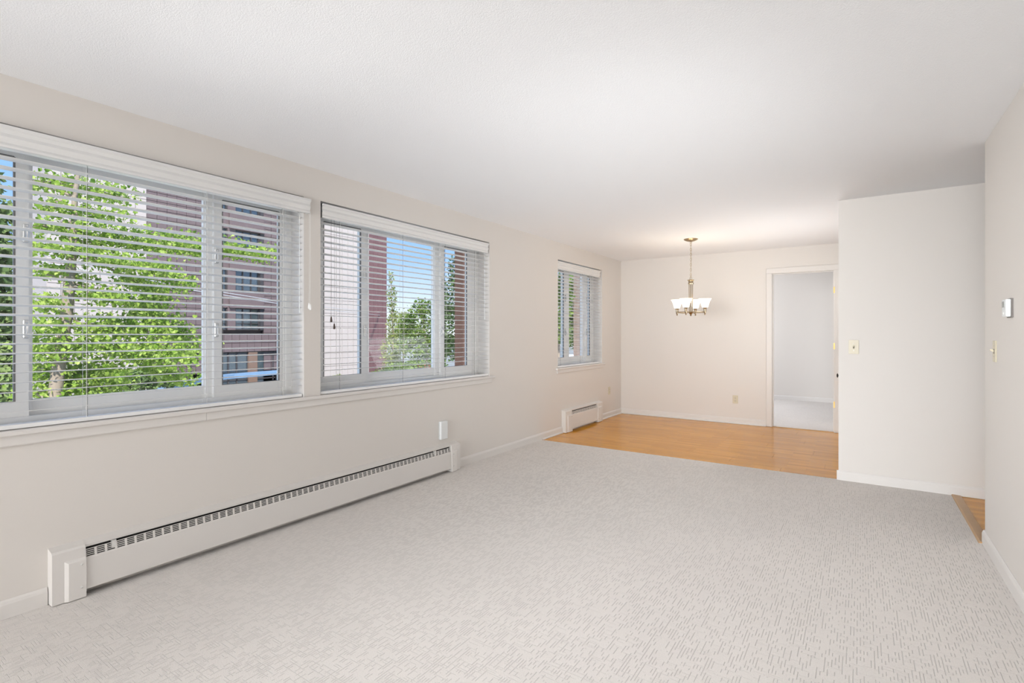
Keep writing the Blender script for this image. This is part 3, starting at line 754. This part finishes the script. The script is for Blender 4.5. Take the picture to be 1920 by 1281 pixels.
leaf_cloud('foliage', gp[~half], grng.uniform(.042, .078, (~half).sum()), M['ginkgo2'], gk, True, 4)
near = gp[np.argsort(-gp[:, 0])[:1400]][::6][:220]
lv = MB(); lv.v = [(0, 0, 0), (-.036, .045, .006), (-.02, .066, 0), (0, .058, -.004), (.02, .066, 0), (.036, .045, .006)]; lv.f = [(0, 3, 2, 1), (0, 5, 4, 3)]
lme = bpy.data.meshes.new('leaf'); lme.from_pydata(lv.v, [], lv.f); lme.materials.append(M['ginkgo2'])
for p in near:
    o = link('leaf', lme, gk); o.location = (p[0] + .05, p[1], p[2]); o.rotation_euler = (rnd.uniform(-2.6, -.6), rnd.uniform(-.9, .9), rnd.uniform(0, 6.3))

def tree(name, label, blobs, X, m, leaf, count, trunk=None, seed=1, group=None, cat='tree', depth=1.0, tr=.12):
    """blobs: (u, v, ru, rv) in photograph pixels measured on the plane x = X"""
    c0 = at(*(trunk or blobs[0][:2]), X)
    t = thing(name, (c0.x, c0.y, GZ), label, cat, group)
    g = np.random.default_rng(seed); pts = []
    area = sum(b_[2] * b_[3] for b_ in blobs); top = None
    for (u, v, ru, rv) in blobs:
        c = at(u, v, X); e1 = (at(u + ru, v, X) - c).length; e2 = (at(u, v - rv, X) - c).length
        top = c if top is None or c.z > top.z else top
        n = int(count * ru * rv / area); d = g.normal(size=(n, 3)); d /= np.linalg.norm(d, axis=1)[:, None]
        rr = g.uniform(.55, 1.0, n) ** .6 * (1 + .12 * np.sin(7 * d[:, 0] + 5 * d[:, 2]) + g.normal(size=n) * .06)
        pts.append(np.array(c)[None, :] + d * rr[:, None] * np.array([min(e1, e2) * depth, e1, e2])[None, :])
    pts = np.concatenate(pts); pts = pts[pts[:, 2] > GZ + .05]
    leaf_cloud('foliage', pts, g.uniform(.7, 1.3, len(pts)) * leaf, m, t, False, seed + 50)
    MB().tube([(c0.x, c0.y, GZ), (c0.x, c0.y + .05, (GZ + top.z) / 2), (top.x, top.y, top.z)], [tr, tr * .7, tr * .25], 7).build('trunk', M['bark'], t, True)
    return t
tree('leafy_tree', 'cool green tree at the far left edge behind the ginkgo', [(-40, 480, 62, 60), (-12, 560, 40, 70), (10, 640, 34, 60), (5, 720, 40, 50), (-5, 430, 26, 22), (12, 395, 14, 18), (-20, 340, 20, 20)], -10.5, M['green_a'], .16, 4200, (-20, 700), 21)
tree('slender_tree', 'slender light green tree right of the maroon building corner', [(735, 560, 7, 26), (738, 610, 10, 30), (734, 655, 14, 32), (733, 520, 3, 14), (737, 690, 14, 30)], -24, M['green_d'], .16, 2200, (736, 690), 22, tr=.09)
tree('broad_tree', 'broad rounded green tree in the middle window', [(793, 610, 36, 38), (812, 590, 24, 30), (776, 640, 26, 32), (790, 575, 12, 16), (815, 650, 28, 30), (770, 600, 10, 8), (800, 690, 34, 30)], -21, M['green_b'], .19, 5200, (800, 700), 23)
tree('dark_tree', 'tall dark green tree in the right lite of the middle window', [(852, 560, 22, 40), (860, 510, 12, 34), (850, 610, 24, 40), (856, 650, 24, 24), (864, 486, 7, 16)], -14, M['green_c'], .15, 4600, (856, 690), 24)
tree('pale_shrub_tree', 'pale yellow green treetops between the slender and broad trees', [(758, 600, 20, 16), (752, 640, 22, 26), (770, 620, 16, 14)], -34, M['green_d'], .22, 2000, (756, 660), 25)
tree('clipped_hedge', 'low dark green hedge at the foot of the middle window view', [(720, 712, 22, 22), (745, 700, 24, 20), (772, 694, 24, 20), (700, 722, 18, 18)], -17, M['green_b'], .13, 4200, (745, 720), 26, cat='hedge')
tree('grey_green_bush', 'grey green bush beside the ginkgo in front of the mauve tiles', [(285, 705, 34, 22), (250, 715, 28, 22), (318, 712, 18, 14)], -17, M['green_a'], .12, 2600, (285, 730), 27, cat='bush')
tree('corner_bush', 'small olive bush at the lower left of the middle window', [(632, 712, 14, 9), (622, 722, 14, 9)], -20, M['green_d'], .12, 700, (630, 735), 28, cat='bush')
tree('street_tree', 'green street tree at the left of the small window', [(1044, 570, 14, 40), (1052, 540, 10, 26), (1040, 620, 14, 24)], -10, M['green_b'], .2, 2200, (1046, 640), 29)
tree('street_tree', 'grey green street tree in the centre of the small window', [(1076, 570, 12, 44), (1080, 625, 12, 26), (1072, 520, 9, 20), (1084, 590, 7, 30)], -12, M['green_a'], .24, 2400, (1078, 650), 30)

# --- tiled apartment building across the street
XF = -30.0
ab = thing('apartment_building', (XF - 2, 18.5, GZ), 'tall pink and mauve tiled apartment building across the street', 'building')
ZT_ = 19.0
MB().box(XF - 4.1, XF - .35, 8.2, 30.0, GZ, ZT_).build('wall_core', M['joint'], ab)
MB().box(XF - 4.2, XF - .04, 8.126, 8.2, GZ, ZT_).build('end_wall', M['pale_tile'], ab)
MB().box(XF - .36, XF - .03, 8.15, 12.4, GZ, ZT_).build('pale_wall', M['pale_joint'], ab)
MB().box(XF - .36, XF - .03, 21.9, 28.2, GZ, ZT_).build('pale_wall', M['pale_joint'], ab)
MB().box(XF - .36, XF - .03, 12.4, 15.5, GZ, ZT_).box(XF - .36, XF - .03, 19.25, 21.9, GZ, ZT_).build('mauve_wall', M['joint'], ab)
MB().box(XF - .36, XF - .03, 28.2, 30.1, GZ, ZT_).build('maroon_wall', M['joint'], ab)
T = .5
def tile_mesh(m, w=T, h=T): return MB().box(-.05, 0, .014, w - .014, .014, h - .014).mesh('tile', m)
tm_ = tile_mesh(M['mauve_tile'], .516, .5); made = 0; rest = MB()
for (y0, n) in ((12.4, 6), (19.25, 5)):
    for i in range(n):
        for k in range(28):
            z = -1.2 + k * T
            w = .516 if n == 6 else .53
            if made < 290 and -1.3 < z < 11.4:
                o = link('tile', tm_, ab); o.location = (XF + rnd.uniform(-.004, .004), y0 + i * w, z); made += 1
            else: rest.box(XF - .05, XF, y0 + i * w + .014, y0 + (i + 1) * w - .014, z + .014, z + T - .014)
o = rest.build('tile_field', M['mauve_tile'], ab); o['kind'] = 'stuff'
p = MB()
for (y0, n, w) in ((8.13, 8, .534), (21.9, 12, .525)):
    for i in range(n):
        for k in range(22):
            z = GZ + k * 1.0; p.box(XF - .05, XF, y0 + i * w + .014, y0 + (i + 1) * w - .014, z + .014, z + .986)
o = p.build('pale_tile_field', M['pale_tile'], ab); o['kind'] = 'stuff'
p = MB()
for i in range(4):
    for k in range(44):
        z = GZ + k * T; p.box(XF - .05, XF, 28.2 + i * .475 + .008, 28.2 + (i + 1) * .475 - .008, z + .008, z + T - .008)
o = p.build('maroon_tile_field', M['maroon_tile'], ab); o['kind'] = 'stuff'
# window bay: floors with spandrels, each window its own part
for fl in range(7):
    zb = 1.50 + fl * 2.52; zt = zb + 1.42
    MB().box(XF - .36, XF + .12, 16.95, 19.22, zt, zb + 2.52).build('spandrel', M['mauve_tile'], ab)
    MB().box(XF - .36, XF - .06, 15.5, 16.95, zt, zb + 2.52).build('spandrel', M['mauve_tile'], ab)
    MB().box(XF - .36, XF - .02, 16.9, 17.38, zb, zt).build('pier', M['mauve_tile'], ab)
    for (a, c, nm) in ((17.38, 19.02, 3), (15.5, 16.9, 2)):
        f = MB(); f.box(XF - .30, XF - .12, a, a + .07, zb, zt); f.box(XF - .30, XF - .12, c - .07, c, zb, zt); f.box(XF - .30, XF - .12, a, c, zb, zb + .07); f.box(XF - .30, XF - .12, a, c, zt - .07, zt)
        for i in range(1, nm): yy = a + (c - a) * i / nm; f.box(XF - .28, XF - .14, yy - .025, yy + .025, zb, zt)
        f.box(XF - .28, XF - .14, a, c, zb + .42, zb + .46)
        wf_ = f.build('window', M['bframe'], ab)
        MB().box(XF - .25, XF - .22, a, c, zb, zt).build('pane', M['dglass'], wf_)
    MB().box(XF - .36, XF - .02, 19.02, 19.25, zb, zt).build('window_side', M['bframe'], ab)
MB().box(XF - .36, XF + .14, 14.6, 21.95, .08, 1.25).build('tile_band', M['joint'], ab)
bt = tile_mesh(M['mauve_tile'], .49, .57)
for i in range(15):
    for k in range(2):
        o = link('band_tile', bt, ab); o.location = (XF + .17, 14.6 + i * .49, .095 + k * .575)
f = MB()
for yy in (14.7, 15.6, 16.9, 17.44, 19.9, 20.9): f.box(XF - .02, XF + .03, yy - .04, yy + .04, GZ, .08)
f.box(XF - .02, XF + .03, 14.6, 21.9, -.04, .06); f.box(XF - .02, XF + .03, 14.6, 21.9, -1.75, -1.68)
sf = f.build('shopfront', M['bframe'], ab)
MB().box(XF - .1, XF - .03, 14.6, 21.9, GZ, .08).build('pane', M['dglass'], sf)
MB().box(XF - .02, XF + .12, 18.15, 18.75, GZ, .08).build('pillar', M['pillar'], ab)
MB().box(XF - .02, XF + .10, 15.75, 15.95, GZ, .08).build('pillar', M['pillar'], ab)
MB().box(XF - 4.2, XF + .1, 8.1, 30.1, ZT_, ZT_ + .5).build('parapet', M['pale_tile'], ab)
# light blue canopy sweeping along the ground floor
cp = [(-22.6, 10.2), (-24.1, 11.4), (-25.9, 12.95), (-27.4, 14.5), (-28.3, 16.4), (-28.8, 19.7), (-29.0, 21.8)]
cn = thing('blue_canopy', (-27, 15, -1.2), 'light blue curved canopy edge along the ground floor glazing', 'canopy')
inn = [(x - .72, y + .1) for x, y in cp]
MB().prism_z(cp + inn[::-1], -1.45, -1.2).build('canopy_roof', M['canopy'], cn)
for (x, y) in (cp[1], cp[3], cp[5]): MB().box(x - .5, x - .4, y - .05, y + .05, GZ, -1.45).build('post', M['bframe'], cn)

# --- brick piers and street things
M['pink_brick'] = mat('pale_pinkish_brick', (0.34, 0.25, 0.215), 0.8, var=0.15, vscale=9)
def brick_pier(label, x0, x1, y0, y1, zt, m='brick'):
    r = thing('brick_pier', ((x0 + x1) / 2, (y0 + y1) / 2, GZ), label, 'pier')
    MB().box(x0 + .012, x1 - .012, y0 + .012, y1 - .012, GZ, zt).build('mortar_core', M['pillar'], r)
    q = MB(); z = GZ; k = 0
    while z < zt - .07:
        q.box(x0, x1, y0, y1, z + .006, z + .068); z += .075; k += 1
    o = q.build('brick_courses', M[m], r); o['kind'] = 'stuff'
    return r
a, c = at(868, 600, -9), at(877, 600, -9)
brick_pier('tall brown brick pier at the right side of the middle window view', -9.4, -9.0, a.y, c.y, 6.5)
a, c = at(1088, 600, -9), at(1097, 600, -9)
brick_pier('pale pinkish brick pier at the right side of the small window view', -9.4, -9.0, a.y, c.y, 6.5, 'pink_brick')

def car(label, pos, m, rot=0.0):
    r = thing('parked_car', (0, 0, 0), label, 'car', 'cars parked in the street')
    side = [(-2.1, .35), (2.1, .35), (2.15, .75), (1.3, .92), (.75, 1.42), (-.9, 1.45), (-1.6, .98), (-2.15, .9)]
    MB().prism_x(side, -.85, .85).build('body', m, r)
    win = [(.68, 1.36), (-.82, 1.38), (-1.35, 1.0), (1.1, .95)]
    MB().prism_x(win, -.865, .865).build('windows', M['dglass'], r)
    for sx in (-.82, .82):
        for y in (-1.3, 1.3):
            MB().lathe_axis([(.001, -.1), (.32, -.1), (.34, 0), (.32, .1), (.001, .1)], (sx, y, .33), (1, 0, 0), 14).build('wheel', M['tyre'], r)
    r.location = pos; r.rotation_euler = (0, 0, rot)
    return r
for label, (u, v), z, m in (('white car parked low in the left of the small window view', (1056, 665), 0, 'carwhite'),
                            ('pale car parked low behind the centre of the small window', (1081, 672), 0, 'carwhite'),
                            ('red car partly hidden by the broad tree in the middle window', (809, 700), 0, 'carred'),
                            ('slate blue car parked under the dark tree in the middle window', (852, 705), 0, 'cardark')):
    # stand on the ground where the photograph's ray meets street level
    d = at(u, v, -10) - Vector((CAMX, 0, CAMZ)); t = (GZ + .6 - CAMZ) / d.z
    t = min(t, (58 if u < 1070 else 75) / d.length); P = Vector((CAMX, 0, CAMZ)) + d * t
    car(label, (P.x, P.y, GZ), M[m], rnd.uniform(-.1, .1))
a = at(866, 690, -9.6)
pp = thing('white_post', (a.x, a.y, GZ), 'slim white post beside the brown brick pier', 'post')
MB().box(a.x - .04, a.x + .04, a.y - .05, a.y + .05, GZ, at(866, 652, -9.6).z).build('shaft', M['carwhite'], pp)
MB().box(a.x - .06, a.x + .06, a.y - .07, a.y + .07, at(866, 652, -9.6).z, at(866, 649, -9.6).z).build('post_cap', M['carwhite'], pp)
pl0 = at(-90, 462, -12)
up = thing('utility_pole', (pl0.x, pl0.y, GZ), 'grey utility pole carrying the overhead cables left of the ginkgo', 'pole')
MB().tube([(pl0.x, pl0.y, GZ), (pl0.x, pl0.y, pl0.z + .8)], [.13, .09], 10).build('shaft', M['bark'], up, True)
MB().box(pl0.x - .6, pl0.x + .6, pl0.y - .05, pl0.y + .05, pl0.z - .08, pl0.z + .04).build('cross_arm', M['bark'], up)
for k, lab in enumerate(('lower pale overhead cable crossing in front of the buildings', 'upper pale overhead cable crossing in front of the buildings')):
    dv = -5 * k
    pts = [Vector((pl0.x + .05, pl0.y + .16, pl0.z + .02 + .25 * k))] + [at(u, v + dv, X - .15 * k) for u, v, X in ((240, 523, -12.4), (320, 538, -13), (410, 552, -14.5), (525, 570, -18), (620, 582, -22.5))] + [at(712, 591 + dv, XF + .02)]
    tag(MB().tube(pts, .016, 6).build('overhead_cable', M['cable']), lab, 'cable', 'overhead cables')
